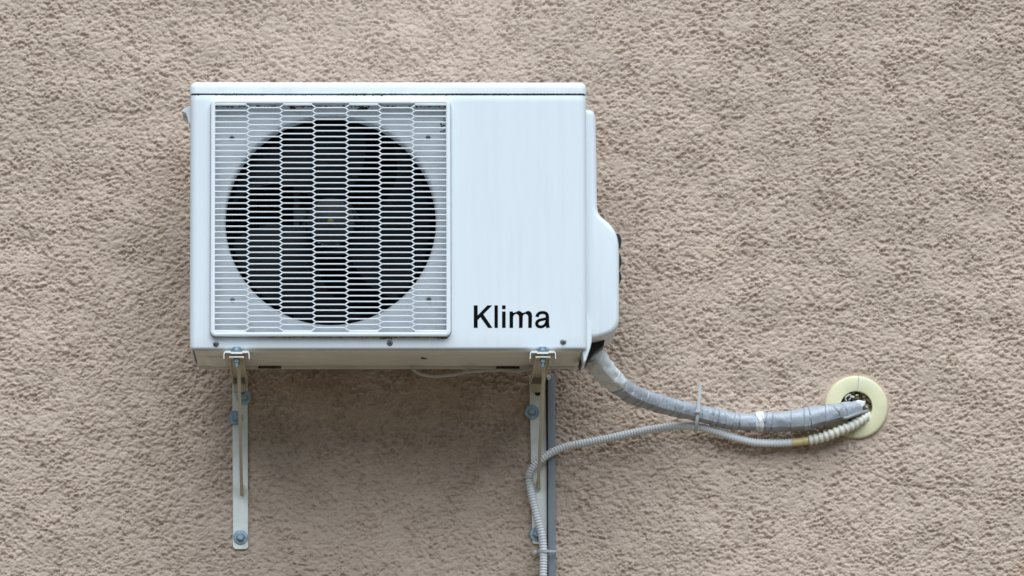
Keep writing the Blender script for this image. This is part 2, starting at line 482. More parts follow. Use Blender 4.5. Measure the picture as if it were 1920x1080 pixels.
# base pan seen from below, with pressed ribs
bm = bmesh.new()
box(bm, XL + 0.009, XR - 0.009, YF + 0.009, YB + 0.004, ZB - 0.0035, ZB + 0.010, 0.003, 3)
pan = ob('base_pan', bm, M['pan'], unit)
bm = bmesh.new()
def rib(x0, x1, y0, y1, h, cut=0.012):
    z = ZB - 0.0034
    a = [(x0, y0), (x1, y0), (x1, y1), (x0, y1)]
    b = [(x0 + cut, y0 + cut * .5), (x1 - cut, y0 + cut * .5), (x1 - cut, y1 - cut * .5), (x0 + cut, y1 - cut * .5)]
    A = [bm.verts.new((x, y, z)) for x, y in a]; B = [bm.verts.new((x, y, z - h)) for x, y in b]
    for i in range(4):
        j = (i + 1) % 4; bm.faces.new((A[i], A[j], B[j], B[i]))
    bm.faces.new(B)
rib(fx(382), fx(432), YF + 0.09, YB - 0.03, 0.004)
rib(fx(480), fx(760), YF + 0.12, YB - 0.08, 0.004)
rib(fx(785), fx(880), YF + 0.08, YB - 0.05, 0.005, 0.02)
rib(fx(890), fx(985), YF + 0.13, YB - 0.05, 0.004)
rib(fx(1040), fx(1085), YF + 0.07, YB - 0.04, 0.004, 0.02)
ob('pressed_rib', bm, M['pan'], pan, smooth=False)
bm = bmesh.new()
box(bm, XL + 0.011, XR - 0.013, YB - 0.006, YB + 0.003, ZB - 0.0085, ZB - 0.0030, 0.001)
ob('rear_lip', bm, M['pan'], pan)
for px, w, y, t in ((480, 44, YB - 0.012, 0.005), (790, 12, YF + 0.10, 0.002), (935, 45, YB - 0.008, 0.002)):
    bm = bmesh.new()
    P4 = [(fx(px), y - t * .3), (fx(px + w * .3), y - t), (fx(px + w * .85), y - t * .7), (fx(px + w), y), (fx(px + w * .6), y + t * .4), (fx(px + w * .2), y + t * .3)]
    lo_ = [bm.verts.new((x_, y_, ZB - 0.0090)) for x_, y_ in P4]; hi_ = [bm.verts.new((x_, y_, ZB - 0.003)) for x_, y_ in P4]
    for i in range(6): bm.faces.new((lo_[i], lo_[(i + 1) % 6], hi_[(i + 1) % 6], hi_[i]))
    bm.faces.new(lo_)
    ob('drain_slot', bm, M['grime'], pan, smooth=False)

# shroud plate with round fan opening and bell-mouth lip
FC = at(620, 413, YF + 0.022)
RH = 198 * PX
bm = bmesh.new()
nseg = 96
yS = YF + 0.018
prof = [(RH + 0.010, yS), (RH + 0.005, yS + 0.0008), (RH + 0.002, yS + 0.003), (RH, yS + 0.008), (RH, yS + 0.055)]
sx0, sx1, sz0, sz1 = ox0 - 0.004, ox1 + 0.004, oz0 - 0.004, oz1 + 0.004
ringsv = []
outer = []
for i in range(nseg):
    a = 2 * math.pi * i / nseg
    dx, dz = math.cos(a), math.sin(a)
    tx = ((sx1 if dx > 0 else sx0) - FC.x) / dx if abs(dx) > 1e-9 else 1e9
    tz = ((sz1 if dz > 0 else sz0) - FC.z) / dz if abs(dz) > 1e-9 else 1e9
    t = max(min(tx, tz), RH + 0.0112)
    outer.append(bm.verts.new((FC.x + dx * t, yS, FC.z + dz * t)))
ringsv.append(outer)
for (r, y) in prof:
    ringsv.append([bm.verts.new((FC.x + r * math.cos(2 * math.pi * i / nseg), y, FC.z + r * math.sin(2 * math.pi * i / nseg))) for i in range(nseg)])
for p, q in zip(ringsv[:-1], ringsv[1:]):
    for i in range(nseg):
        j = (i + 1) % nseg
        bm.faces.new((p[i], p[j], q[j], q[i]))
# fill the four corners of the plate
for (cx, cz) in ((sx0, sz0), (sx1, sz0), (sx1, sz1), (sx0, sz1)):
    best = sorted(outer, key=lambda v: (v.co.x - cx) ** 2 + (v.co.z - cz) ** 2)[:2]
    c = bm.verts.new((cx, yS, cz))
    bm.faces.new((c, best[0], best[1]))
shroud = ob('fan_shroud', bm, M['shroud'], unit, angle=40)
# rim of the opening between panel and shroud
bm = bmesh.new()
for (a, b, c, d) in ((ox0 - 0.003, ox0 - 0.001, oz0, oz1), (ox1 + 0.001, ox1 + 0.003, oz0, oz1), (ox0, ox1, oz0 - 0.003, oz0 - 0.001), (ox0, ox1, oz1 + 0.001, oz1 + 0.003)):
    box(bm, a, b, YF + 0.0006, yS + 0.002, c, d)
ob('opening_rim', bm, M['shroud'], shroud, smooth=False)

def screw(px, py, Y, r, parent, name='screw'):
    c = at(px, py, Y)
    bm = bmesh.new()
    lathe(bm, c, [(r, 0.0008), (r, -0.0004), (r * 0.93, -0.0012), (r * 0.72, -0.0017), (r * 0.62, -0.0034), (r * 0.45, -0.0043), (r * 0.26, -0.0046), (r * 0.24, -0.003), (0, -0.003)], 20)
    s = ob(name, bm, M['screw'], parent)
    bm = bmesh.new()
    for k in (0, 1):
        a = 0.4 + k * math.pi / 2
        bar(bm, c + Vector((math.cos(a) * r * .42, -0.0047, math.sin(a) * r * .42)), c + Vector((-math.cos(a) * r * .42, -0.0047 - k * 0.0002, -math.sin(a) * r * .42)), r * 0.2, 0.0008, Vector((0, 1, 0)).cross(Vector((math.cos(a), 0, math.sin(a)))))
    ob('drive_slot', bm, M['recess'], s, smooth=False)
for p in ((405, 645), (731, 643), (1056, 641)):
    screw(*p, YF, 0.0062, front)
for p in ((435, 259), (803, 258), (436, 563), (804, 561)):
    screw(*p, yS, 0.0050, shroud)

# grille
grille = bmesh.new()
yg0, yg1 = YF - 0.0150, YF + 0.002
def rrect(x0, x1, z0, z1, r, n=6):
    pts = []
    for (cx, cz, a0) in ((x1 - r, z1 - r, 0), (x0 + r, z1 - r, 90), (x0 + r, z0 + r, 180), (x1 - r, z0 + r, 270)):
        for k in range(n + 1):
            a = math.radians(a0 + 90 * k / n); pts.append((cx + r * math.cos(a), cz + r * math.sin(a)))
    return pts
gx0, gx1, gz0, gz1 = fx(395), fx(845), fz(632), fz(188)
hx0, hx1, hz0, hz1 = fx(403.5), fx(836.5), fz(624.5), fz(195.5)
bv = 0.0035
lv = []
for (ins, y) in ((0.0, yg1), (0.0, yg0 + bv), (bv * .29, yg0 + bv * .29), (bv, yg0)):
    lv.append([grille.verts.new((x, y, z)) for x, z in rrect(gx0 + ins, gx1 - ins, gz0 + ins, gz1 - ins, 0.011 - ins)])
for (ins, y) in ((0.0014, yg0), (0.0004, yg0 + 0.0005), (0.0, yg0 + 0.002), (0.0, yg0 + 0.0095)):
    lv.append([grille.verts.new((x, y, z)) for x, z in rrect(hx0 - ins, hx1 + ins, hz0 - ins, hz1 + ins, 0.002 + ins)])
for p, q in zip(lv[:-1], lv[1:]):
    n = len(p)
    for i in range(n):
        j = (i + 1) % n; grille.faces.new((p[i], p[j], q[j], q[i]))
colx = [403.5, 465.2, 527.0, 588.9, 650.7, 712.6, 774.4, 836.5]
z_odd = [fz(209.0 + 10.84 * k) for k in range(38)]
z_even = [fz(203.6 + 10.84 * k) for k in range(39)]
for c in (0, 2, 4, 6):
    for (a, b) in ((195.0, 199.6), (620.2, 625.0)):
        x0 = colx[c] + (3.4 if c else -1); x1 = colx[c + 1] - (3.4 if c < 6 else -1)
        box(grille, fx(x0), fx(x1), yg0 + 0.0008, yg0 + 0.008, fz(b), fz(a), 0.0005, 1)
gr = ob('grille', grille, M['plastic'], unit, angle=45)
bm = bmesh.new()
pr_ = [[bm.verts.new((x, y, z)) for x, z in rrect(gx0 - e, gx1 + e, gz0 - e, gz1 + e, 0.011 + e)] for (e, y) in ((0.0013, YF + 0.001), (0.0012, YF - 0.0006), (-0.002, YF - 0.0008))]
for p, q in zip(pr_[:-1], pr_[1:]):
    for i in range(len(p)): bm.faces.new((p[i], p[(i + 1) % len(p)], q[(i + 1) % len(p)], q[i]))
ob('frame_gap_ring', bm, M['gap'], gr)  # grey ring paints the dark gap line around the frame
BT, BD = 0.0025, 0.0050
yc = yg0 + 0.0008 + BD / 2 + 0.001
bar_meshes = {}
def bar_mesh(L):
    key = round(L, 4)
    if key not in bar_meshes:
        b2 = bmesh.new(); box(b2, -L / 2, L / 2, -BD / 2, BD / 2, -BT / 2, BT / 2, 0.0006, 1)
        me = bpy.data.meshes.new('grille_bar'); b2.to_mesh(me); b2.free(); me.materials.append(M['plastic'])
        bar_meshes[key] = me
    return bar_meshes[key]
for c in range(7):
    x0 = fx(colx[c] + (3.6 if c else -1.0)); x1 = fx(colx[c + 1] - (3.6 if c < 6 else -1.0))
    for z in (z_odd if c % 2 == 0 else z_even):
        o = bpy.data.objects.new('grille_bar', bar_mesh(x1 - x0)); COL.objects.link(o)
        o.location = ((x0 + x1) / 2, yc, z); adopt(o, gr)
for c in range(1, 7):
    xl_, xr_ = fx(colx[c] - 3.6), fx(colx[c] + 3.6)
    odd_left = (c - 1) % 2 == 0
    seq = []
    for k in range(38):
        seq.append((xr_ if odd_left else xl_, z_even[k])); seq.append((xl_ if odd_left else xr_, z_odd[k]))
    seq.append((xr_ if odd_left else xl_, z_even[38]))
    seq = [(xl_ if odd_left else xr_, fz(198.6))] + seq + [(xl_ if odd_left else xr_, fz(620.6))]
    bm = bmesh.new()
    for (a, b) in zip(seq[:-1], seq[1:]):
        bar(bm, (a[0], yc, a[1]), (b[0], yc, b[1]), BD * 0.98, BT * 0.92, Vector((0, 1, 0)))
    ob('zigzag_rib', bm, M['plastic'], gr, smooth=False)

# lettering, drawn from the photograph's letter outlines
def T(u, v): 
    p = at(860 + u / 9.6, 555 + v / 9.6, YF)
    return (p.x, p.z)
def arc(cx, cy, rx, ry, a0, a1, n=10):
    return [(cx + rx * math.cos(math.radians(a0 + (a1 - a0) * k / n)), cy + ry * math.sin(math.radians(a0 + (a1 - a0) * k / n))) for k in range(n + 1)]
letters = bmesh.new()
def glyph(poly):
    P = [T(*p) for p in poly]
    vs = [letters.verts.new((x, YF - 0.0004, z)) for x, z in P]
    f = letters.faces.new(vs)
    return f
def stroke(path, widths):
    """ribbon along a path (letter bowls)"""
    n = len(path); Lf, Rt = [], []
    for i, p in enumerate(path):
        a = path[max(i - 1, 0)]; b = path[min(i + 1, n - 1)]
        dx, dy = b[0] - a[0], b[1] - a[1]; l = math.hypot(dx, dy) or 1
        w = widths[i] if isinstance(widths, list) else widths
        Lf.append((p[0] - dy / l * w / 2, p[1] + dx / l * w / 2)); Rt.append((p[0] + dy / l * w / 2, p[1] - dx / l * w / 2))
    A = [letters.verts.new((T(*q)[0], YF - 0.0004, T(*q)[1])) for q in Lf]; B = [letters.verts.new((T(*q)[0], YF - 0.0004, T(*q)[1])) for q in Rt]
    for i in range(n - 1): letters.faces.new((A[i], A[i + 1], B[i + 1], B[i]))
glyph([(272, 168), (342, 168), (342, 573), (272, 573)])
glyph([(342.5, 348), (518, 168), (604, 168), (444, 328), (608, 573), (530, 573), (394, 380), (342.5, 432)])
glyph([(644, 168), (706, 168), (706, 573), (644, 573)])
glyph([(781, 168), (845, 168), (845, 236), (781, 236)])
glyph([(781, 278), (845, 278), (845, 573), (781, 573)])
# m
glyph([(916, 278), (974, 278), (980, 300), (980, 573), (916, 573)])
m_arch = lambda x0, x1: [(x0, 400)] + [(x0 + 2, 372)] + arc((x0 + x1) / 2 + 2, 362, (x1 - x0) / 2 - 1, 66, 188, 360, 12) + [(x1, 400), (x1, 573)]
def arch(xi0, xi1, xo1, ytop_o, ytop_i):
    outer_ = [(xi0 - 14, 306)] + arc((xi0 - 4 + xo1) / 2 + 20, 352, (xo1 - xi0) / 2 - 12, 352 - ytop_o, 228, 360, 12) + [(xo1, 573)]
    inner_ = [(xi0 - 0.0, 410)] + arc((xi0 + xi1) / 2, 375, (xi1 - xi0) / 2, 375 - ytop_i, 195, 360, 12) + [(xi1, 573)]
    n = min(len(outer_), len(inner_))
    A = [letters.verts.new((T(*q)[0], YF - 0.0004, T(*q)[1])) for q in outer_]; B = [letters.verts.new((T(*q)[0], YF - 0.0004, T(*q)[1])) for q in inner_]
    for i in range(n - 1): letters.faces.new((A[i], A[i + 1], B[i + 1], B[i]))
arch(980.5, 1086, 1150, 268, 322)
arch(1150.5, 1252, 1316, 268, 322)
# a: hook and stem, then bowl
stroke([(1411, 376)] + [(1411 + 3, 364), (1424, 338), (1444, 314), (1472, 300), (1506, 296), (1540, 299), (1568, 310), (1588, 330), (1595, 356), (1596, 390), (1596, 440), (1596, 500), (1599, 530), (1606, 556), (1609, 573)],
       [64, 63, 60, 56, 54, 54, 55, 57, 60, 63, 64, 64, 64, 64, 64, 66])
stroke([(1566, 408), (1530, 418), (1480, 427), (1442, 440), (1416, 462), (1404, 494), (1412, 526), (1436, 548), (1472, 556), (1512, 550), (1545, 530), (1564, 500), (1570, 462), (1571, 430)],
       [50, 50, 50, 54, 58, 62, 60, 56, 53, 52, 50, 40, 22, 12])
ob('lettering', letters, M['black'], front, smooth=False)

# fan, motor and coil in the chamber
ch0, ch1 = yS + 0.050, YB - 0.004
bm = bmesh.new()
X0, X1, Z0, Z1 = XL + 0.02, fx(870), ZB + 0.02, ZSEAM - 0.02
c8 = [bm.verts.new(p) for p in ((X0, ch0, Z0), (X1, ch0, Z0), (X1, ch0, Z1), (X0, ch0, Z1), (X0, ch1, Z0), (X1, ch1, Z0), (X1, ch1, Z1), (X0, ch1, Z1))]
for f in ((4, 5, 6, 7), (0, 1, 5, 4), (1, 2, 6, 5), (2, 3, 7, 6), (3, 0, 4, 7)): bm.faces.new([c8[i] for i in f])
chamber = ob('dark_liner', bm, M['chamber'], unit, smooth=False)  # liner box added so the white shell cannot brighten the interior
bm = bmesh.new()
for k in range(70):
    x = fx(425) + (fx(815) - fx(425)) * k / 69
    box(bm, x - 0.0006, x + 0.0006, ch1 - 0.03, ch1 - 0.004, Z0 + 0.01, Z1 - 0.01)
for k in range(12):
    z = Z0 + 0.03 + (Z1 - Z0 - 0.06) * k / 11
    box(bm, fx(423), fx(817), ch1 - 0.022, ch1 - 0.014, z - 0.004, z + 0.004)
ob('coil', bm, M['coil'], chamber, smooth=False)
fc = at(620, 415, YF + 0.07)
bm = bmesh.new()
lathe(bm, fc + Vector((0, 0.09, 0)), [(0, -0.045), (0.045, -0.045), (0.056, -0.035), (0.060, 0.0), (0.058, 0.035), (0, 0.035)], 28)
ob('motor', bm, M['motor'], chamber)
bm = bmesh.new()
box(bm, fx(549), fx(560), fc.y + 0.075, fc.y + 0.087, Z0, Z1, 0.001)
box(bm, fx(549), fx(600), fc.y + 0.068, fc.y + 0.074, fz(398), fz(376), 0.001)
box(bm, fx(549), fx(660), fc.y + 0.068, fc.y + 0.074, fz(462), fz(444), 0.001)
ob('motor_support', bm, M['strip'], chamber)
fan = bmesh.new()
lathe(fan, fc, [(0, -0.002), (0.012, -0.002), (0.016, -0.0005), (0.040, 0.0), (0.047, 0.003), (0.050, 0.010), (0.050, 0.050), (0.046, 0.055)], 40)
fan = ob('fan', fan, M['fan'], unit)
for b in range(3):
    bm = bmesh.new()
    base = math.radians(95 + 120 * b)
    nr, na = 10, 12
    g = []
    for i in range(nr + 1):
        u = i / nr; r = 0.046 + (RH - 0.010 - 0.046) * u
        span = math.radians(58 + 42 * u ** 0.8); lead = math.radians(26 * u * u)
        row = []
        for j in range(na + 1):
            w = j / na
            a = base + lead + (w - 0.5) * span
            y = fc.y + 0.050 - 0.048 * w + 0.010 * math.sin(math.pi * w) - 0.006 * u
            row.append(bm.verts.new((fc.x + r * math.cos(a), y, fc.z + r * math.sin(a))))
        g.append(row)
    for i in range(nr):
        for j in range(na): bm.faces.new((g[i][j], g[i][j + 1], g[i + 1][j + 1], g[i + 1][j]))
    bmesh.ops.solidify(bm, geom=bm.faces[:], thickness=0.0022)
    ob('blade', bm, M['fan'], fan)
bm = bmesh.new()
lathe(bm, fc, [(0.0075, 0.0), (0.0075, -0.008), (0.0055, -0.0095), (0.0042, -0.0095), (0.0042, -0.013), (0, -0.0135)], 6)
ob('shaft_nut', bm, M['brass'], fan, smooth=False)
bm = bmesh.new()   # pale arc on the hub rim
for k in range(6):
    a = math.radians(242 + 9 * k)
    p = fc + Vector((0.0485 * math.cos(a), -0.0002 + 0.003, 0.0485 * math.sin(a)))
    box(bm, p.x - 0.003, p.x + 0.003, p.y - 0.002, p.y + 0.001, p.z - 0.0012, p.z + 0.0012)
ob('hub_mark', bm, M['strip'], fan, smooth=False)

# service cover on the right-hand end
def poly_at(pts, Y): 
    return [((lambda q: (q.x, q.z))(at(a, b, Y))) for a, b in pts]
YC = YF + 0.030
cov = [(1088, 203), (1100, 204), (1108, 205.5), (1113, 208), (1115.5, 214), (1117, 225), (1118, 260), (1119, 310), (1119.5, 360), (1120, 388), (1122, 398), (1127, 405), (1134, 411),
       (1141, 417), (1148, 424.5), (1153.5, 433), (1157.5, 443), (1160, 456), (1161, 475), (1161, 520), (1161, 570), (1161, 596), (1160, 606), (1156.5, 615), (1150.5, 622), (1142, 627), (1130, 631), (1115, 634.5), (1100, 637), (1088, 637)]
bm = bmesh.new()
rc = 0.010
rows = [(YC + rc - rc * math.sin(a), rc - rc * math.cos(a)) for a in (1.57, 1.3, 1.05, 0.79, 0.52, 0.26, 0.0)] + [(-0.20, 0.0), (-0.165, 0.0)]
prism(bm, poly_at(cov, YC), 0, 0, rows)
cover = ob('service_cover', bm, M['white'], unit, angle=40)
# side sheet standing proud at the lower right edge
bm = bmesh.new()
prism(bm, poly_at([(1092, 585), (1101, 588), (1103.5, 596), (1107, 606), (1109.5, 620), (1109.5, 640), (1107, 652), (1099, 676), (1094, 680), (1092, 660)], YF + 0.014), 0, 0,
      [(YF + 0.014, 0.0015), (YF + 0.0155, 0.0), (YF + 0.20, 0.0)])
ob('side_flange', bm, M['white'], unit)
bm = bmesh.new()
prism(bm, poly_at([(1092, 632), (1136, 628), (1132, 648), (1116, 660), (1104, 674), (1094, 684), (1088, 684)], YF + 0.11), 0, 0, [(YF + 0.11, 0.001), (YF + 0.112, 0), (YF + 0.22, 0)])
ob('dark_cavity_block', bm, M['rubber'], unit)  # black block paints the dark valve cavity under the cover
# rubber grips behind the cover
for (py, h) in ((455, 30), (492, 36), (522, 24)):
    bm = bmesh.new()
    c = at(1156.5, py, -0.18)
    n = 14
    for (y) in (-0.200, -0.168):
        pass
    rr = []
    for y, k in ((-0.206, 0.86), (-0.202, 1.0), (-0.160, 1.0)):
        rr.append([bm.verts.new((c.x + 0.0088 * k * math.cos(2 * math.pi * i / n), y, c.z + h * PX / 2 * k * math.sin(2 * math.pi * i / n))) for i in range(n)])
    for p, q in zip(rr[:-1], rr[1:]):
        for i in range(n): bm.faces.new((p[i], p[(i + 1) % n], q[(i + 1) % n], q[i]))
    bm.faces.new(rr[0]); bm.faces.new(rr[-1])
    ob('rubber_grip', bm, M['rubber'], cover)
# lifting lug on the left end
bm = bmesh.new()
YL = YF + 0.05
prism(bm, poly_at([(360, 198.5), (354.5, 199), (352, 200), (345, 203.5), (341, 207), (341.5, 210), (345, 211), (348, 212.5), (350, 217), (352.5, 228), (355.5, 233), (360, 233)], YL), 0, 0,
      [(YL, 0.0012), (YL + 0.0015, 0.0), (YL + 0.075, 0.0)])
lug = ob('lifting_lug', bm, M['white'], unit)
bm = bmesh.new()
prism(bm, poly_at([(360, 206), (348, 207), (344, 210.5), (342, 216), (342.5, 221), (346, 223.5), (351, 224), (360, 226)], YL + 0.04), 0, 0, [(YL + 0.04, 0.001), (YL + 0.042, 0), (YL + 0.075, 0)])
ob('lug_pocket', bm, M['pan'], lug)

# moss and grime along the seams
bm = bmesh.new()
rnd = random.Random(3)
def lump(c, r, sx=1.6):
    m = bmesh.ops.create_icosphere(bm, subdivisions=1, radius=1.0)
    for v in m['verts']:
        j = 0.7 + 0.6 * rnd.random()
        v.co = Vector((c[0] + v.co.x * r * sx * j, c[1] + v.co.y * r * 0.6 * j, c[2] + v.co.z * r * j))
def moss_run(x0, x1, py, Y, n, rmin, rmax, spread=0.4):
    for _ in range(n):
        px = x0 + (x1 - x0) * rnd.random()
        p = at(px, py + rnd.gauss(0, spread), Y)
        lump(p, rnd.uniform(rmin, rmax))
moss_run(362, 1094, 177.6, YF - 0.0002, 260, 0.0004, 0.0010, 0.35)
moss_run(395, 480, 176.8, YF - 0.0004, 45, 0.0005, 0.0012, 0.5)
moss_run(640, 745, 176.4, YF - 0.0004, 75, 0.0006, 0.0015, 0.8)
moss_run(770, 1094, 175.9, YF - 0.0006, 150, 0.0005, 0.0010, 0.5)
moss_run(420, 520, 187.6, YF - 0.001, 40, 0.0004, 0.0009, 0.3)
moss_run(630, 820, 187.2, YF - 0.001, 90, 0.0004, 0.0010, 0.4)
moss_run(500, 842, 633.0, YF - 0.0015, 110, 0.0004, 0.0009, 0.3)
moss_run(712, 735, 634.0, YF - 0.001, 20, 0.0006, 0.0012, 0.6)
moss_run(815, 840, 633.6, YF - 0.001, 20, 0.0006, 0.0013, 0.5)
moss_run(405, 836, 199.5, yS - 0.0005, 110, 0.0008, 0.0017, 0.6)
moss_run(672, 690, 203.5, yS - 0.001, 14, 0.0015, 0.0030, 1.0)
moss_run(545, 552, 201.5, yS - 0.001, 8, 0.0012, 0.0022, 0.6)
moss_run(826, 834, 236, yS - 0.0003, 10, 0.0006, 0.0016, 5)
moss_run(826, 834, 247, yS - 0.0003, 6, 0.0006, 0.0014, 3)
tag(ob('moss', bm, M['moss'], unit, smooth=False), kind='stuff')

# mounting feet of the unit (saddles bent down at both ends)
def foot(pxc, pyc, Y0, Y1, name='mounting_foot'):
    bm = bmesh.new()
    c = at(pxc, pyc, Y0)
    w = 0.0255; th = 0.0045
    pts = [(-w, -0.016), (-w, -0.006), (-w + 0.0012, -0.002), (-w + 0.005, 0.0), (-0.012, 0.0), (-0.0105, -0.0018), (0.0105, -0.0018), (0.012, 0.0), (w - 0.005, 0.0), (w - 0.0012, -0.002), (w, -0.006), (w, -0.016)]
    inner = [(x * (1 - 0.0017 / w) if abs(x) > 0.018 else x, z - (th if abs(x) < w - 0.004 else th * 0.4) if i not in (0, len(pts) - 1) else z) for i, (x, z) in enumerate(pts)]
    poly = [(c.x + x, c.z + z) for x, z in pts] + [(c.x + x, c.z + z) for x, z in reversed(inner)]
    rr = [[bm.verts.new((x, y, z)) for x, z in poly] for y in (Y0, Y1)]
    n = len(poly); m = len(pts)
    for i in range(n): bm.faces.new((rr[0][i], rr[0][(i + 1) % n], rr[1][(i + 1) % n], rr[1][i]))
    for r_ in rr:
        for i in range(m - 1): bm.faces.new((r_[i], r_[i + 1], r_[n - 2 - i], r_[n - 1 - i]))
    return ob(name, bm, M['saddle'], unit, angle=30)
YTIP = YF - 0.020
for pc in (443.5, 1018):
    foot(pc, 657.5, YTIP, YF + 0.055)
    foot(pc + (2.0 if pc < 700 else -4), 660, YB - 0.035, YB + 0.01)

# ------------------------------------------------------------------ wall brackets
def hexhead(bm, c, r, h):
    lathe(bm, c, [(r, 0), (r, -h * 0.85), (r * 0.85, -h), (0, -h)], 6, 0.3, 0.3 + 2 * math.pi)

def anchor(px, py, parent, tilt=0.2):
    c = at(px, py, -0.0153)
    rt = empty_part('anchor_bolt', parent)
    bm = bmesh.new()
    lathe(bm, c, [(0.0045, 0.006), (0.0143, 0.006), (0.0147, 0.0045), (0.0140, 0.0038), (0.0060, 0.0034), (0.0, 0.0034)], 32)
    w = ob('washer', bm, M['zinc'], parent)
    bm = bmesh.new()
    lathe(bm, c, [(0.0088, 0.0045), (0.0088, 0.0024), (0.0075, 0.0012), (0, 0.0012)], 24)
    hexhead(bm, c + Vector((0, 0.0014, 0)), 0.0070, 0.0090)
    ob('bolt_head', bm, M['zinc'], w, angle=25)

def empty_part(*a): return None

def bracket(tip_px, plate, strut_end, anchors, label, hole=None):
    (xa, ya), (xb, yb), wpx = plate                      # top and bottom centre of the wall plate in the photograph
    top, bot = at(xa, ya, -0.006), at(xb, yb, -0.006)
    b = empty('wall_bracket', (bot.x, -0.006, bot.z), label, 'bracket', 'brackets carrying the outdoor unit')
    # plate: flat bar with rounded lower corners
    d = (bot - top); w = wpx * PX * 1.03 / 2; L = d.length; d.normalize(); s = Vector((0, 1, 0)).cross(d).normalized()
    if s.x < 0: s = -s
    out = [(-w, 0), (w, 0)] + [(w, L - 0.007)] + [(w - 0.007 + 0.007 * math.cos(a), L - 0.007 + 0.007 * math.sin(a)) for a in (0.4, 0.8, 1.2, 1.57)] + \
          [(-w + 0.007 - 0.007 * math.sin(a), L - 0.007 + 0.007 * math.cos(a)) for a in (0.0, 0.4, 0.8, 1.2)] + [(-w, L - 0.007)]
    poly = [((top + s * u + d * v).x, (top + s * u + d * v).z) for u, v in out]
    bm = bmesh.new(); prism(bm, poly, 0, 0, [(-0.0088, 0.0008), (-0.0080, 0.0), (-0.0030, 0.0)])
    pl = ob('wall_plate', bm, M['bracket'], b, angle=30)
    # standoff so that the plate sits on the lumpy render
    bm = bmesh.new()
    for v in (0.06, L - 0.03):
        p = top + d * v
        box(bm, p.x - 0.008, p.x + 0.008, -0.0031, 0.003, p.z - 0.008, p.z + 0.008)
    ob('packing', bm, M['rubber'], pl, smooth=False)
    # arm: inverted channel from the plate to the tip
    tip = at(tip_px, 667.5, YTIP)
    bm = bmesh.new()
    aw = 0.0145; th = 0.003; root_x = top.x
    sec = [(-aw, -0.011), (-aw, 0), (aw, 0), (aw, -0.011), (aw - 0.0022, -0.011), (aw - 0.0022, -th), (-aw + 0.0022, -th), (-aw + 0.0022, -0.011)]
    ys = [YTIP + 0.001, YTIP + 0.05, -0.0082]
    rr = []
    for i, y in enumerate(ys):
        f = (y - ys[0]) / (ys[-1] - ys[0]); x = tip.x + (root_x - tip.x) * f
        cut = (0.35, 1.0, 1.25)[i]
        rr.append([bm.verts.new((x + u, y, tip.z + (v if abs(v) < 0.01 else v * cut))) for u, v in sec])
    for p, q in zip(rr[:-1], rr[1:]):
        for i in range(8): bm.faces.new((p[i], p[(i + 1) % 8], q[(i + 1) % 8], q[i]))
    for r_ in (rr[0], rr[-1]):
        for quad in ((0, 1, 6, 7), (1, 2, 5, 6), (2, 3, 4, 5)): bm.faces.new([r_[i] for i in quad])
    bmesh.ops.bevel(bm, geom=[e for e in bm.edges if abs(e.verts[0].co.y - e.verts[1].co.y) > 0.01], offset=0.0007, segments=1, affect='EDGES')
    arm = ob('arm', bm, M['arm'], b, angle=30)
    # gusset folded between arm and plate
    bm = bmesh.new()
    z = tip.z - 0.0145
    box(bm, root_x - aw + 0.003, root_x + aw - 0.003, -0.030, -0.0092, z - 0.017, z - 0.0005, 0.001, 1)
    ob('gusset', bm, M['arm'], b)
    # strut: flat bar on edge from the outer end of the arm to the plate
    e = at(strut_end[0], strut_end[1], -0.014)
    s0 = Vector((tip.x + 0.0035, YTIP + 0.045, tip.z - 0.006))
    bm = bmesh.new(); bar(bm, s0, e, 0.0062, 0.018, Vector((1, 0, 0)), 0.0012)
    st = ob('strut', bm, M['arm'], b)
    bm = bmesh.new(); box(bm, e.x - 0.001, e.x + 0.0055, -0.020, -0.0086, e.z - 0.004, e.z + 0.016, 0.0015)
    ob('weld_tab', bm, M['arm'], st)
    # clamp bolt through foot and arm
    cx, cz = tip.x, at(tip_px, 657.0, YTIP).z
    cy = YTIP + 0.016
    bm = bmesh.new()
    def vcyl(r, za, zb, n):
        r0 = [bm.verts.new((cx + r * math.cos(2 * math.pi * k / n), cy + r * math.sin(2 * math.pi * k / n), za)) for k in range(n)]
        r1 = [bm.verts.new((cx + r * math.cos(2 * math.pi * k / n), cy + r * math.sin(2 * math.pi * k / n), zb)) for k in range(n)]
        for k in range(n): bm.faces.new((r0[k], r0[(k + 1) % n], r1[(k + 1) % n], r1[k]))
        bm.faces.new(r0); bm.faces.new(r1)
    vcyl(0.0070, cz + 0.0012, cz + 0.0085, 6)
    vcyl(0.0035, tip.z - 0.020, cz + 0.002, 12)
    cb = ob('clamp_bolt', bm, M['zinc'], b, angle=25)
    bm = bmesh.new(); vcyl(0.0145, cz - 0.0004, cz + 0.0013, 28)
    ob('clamp_washer', bm, M['zinc'], cb, angle=25)
    bm = bmesh.new(); vcyl(0.0066, tip.z - 0.0105, tip.z - 0.0042, 6)
    ob('nut', bm, M['zinc'], cb, angle=25)
    for a in anchors: anchor(a[0], a[1], b)
    if hole:
        c = at(hole[0], hole[1], -0.0091); bm = bmesh.new()
        lathe(bm, c, [(0.0058, 0.0), (0.0054, -0.0003), (0, -0.0004)], 18)
        ob('bolt_hole', bm, M['rubber'], pl)
    return b
bracket(443.5, ((449.8, 704), (451.2, 1030), 28.5), (453.0, 924), ((457.5, 745), (441.5, 783), (451, 1007)),
        'cream steel bracket under the left end of the white unit, three washers on its plate')
bracket(1018, ((1007.5, 704), (1013, 1020), 30), (1009.3, 913), ((997.5, 772), (1007, 1001)),
        'cream steel bracket under the right end of the white unit, hose crossing its plate', hole=(1008, 737))

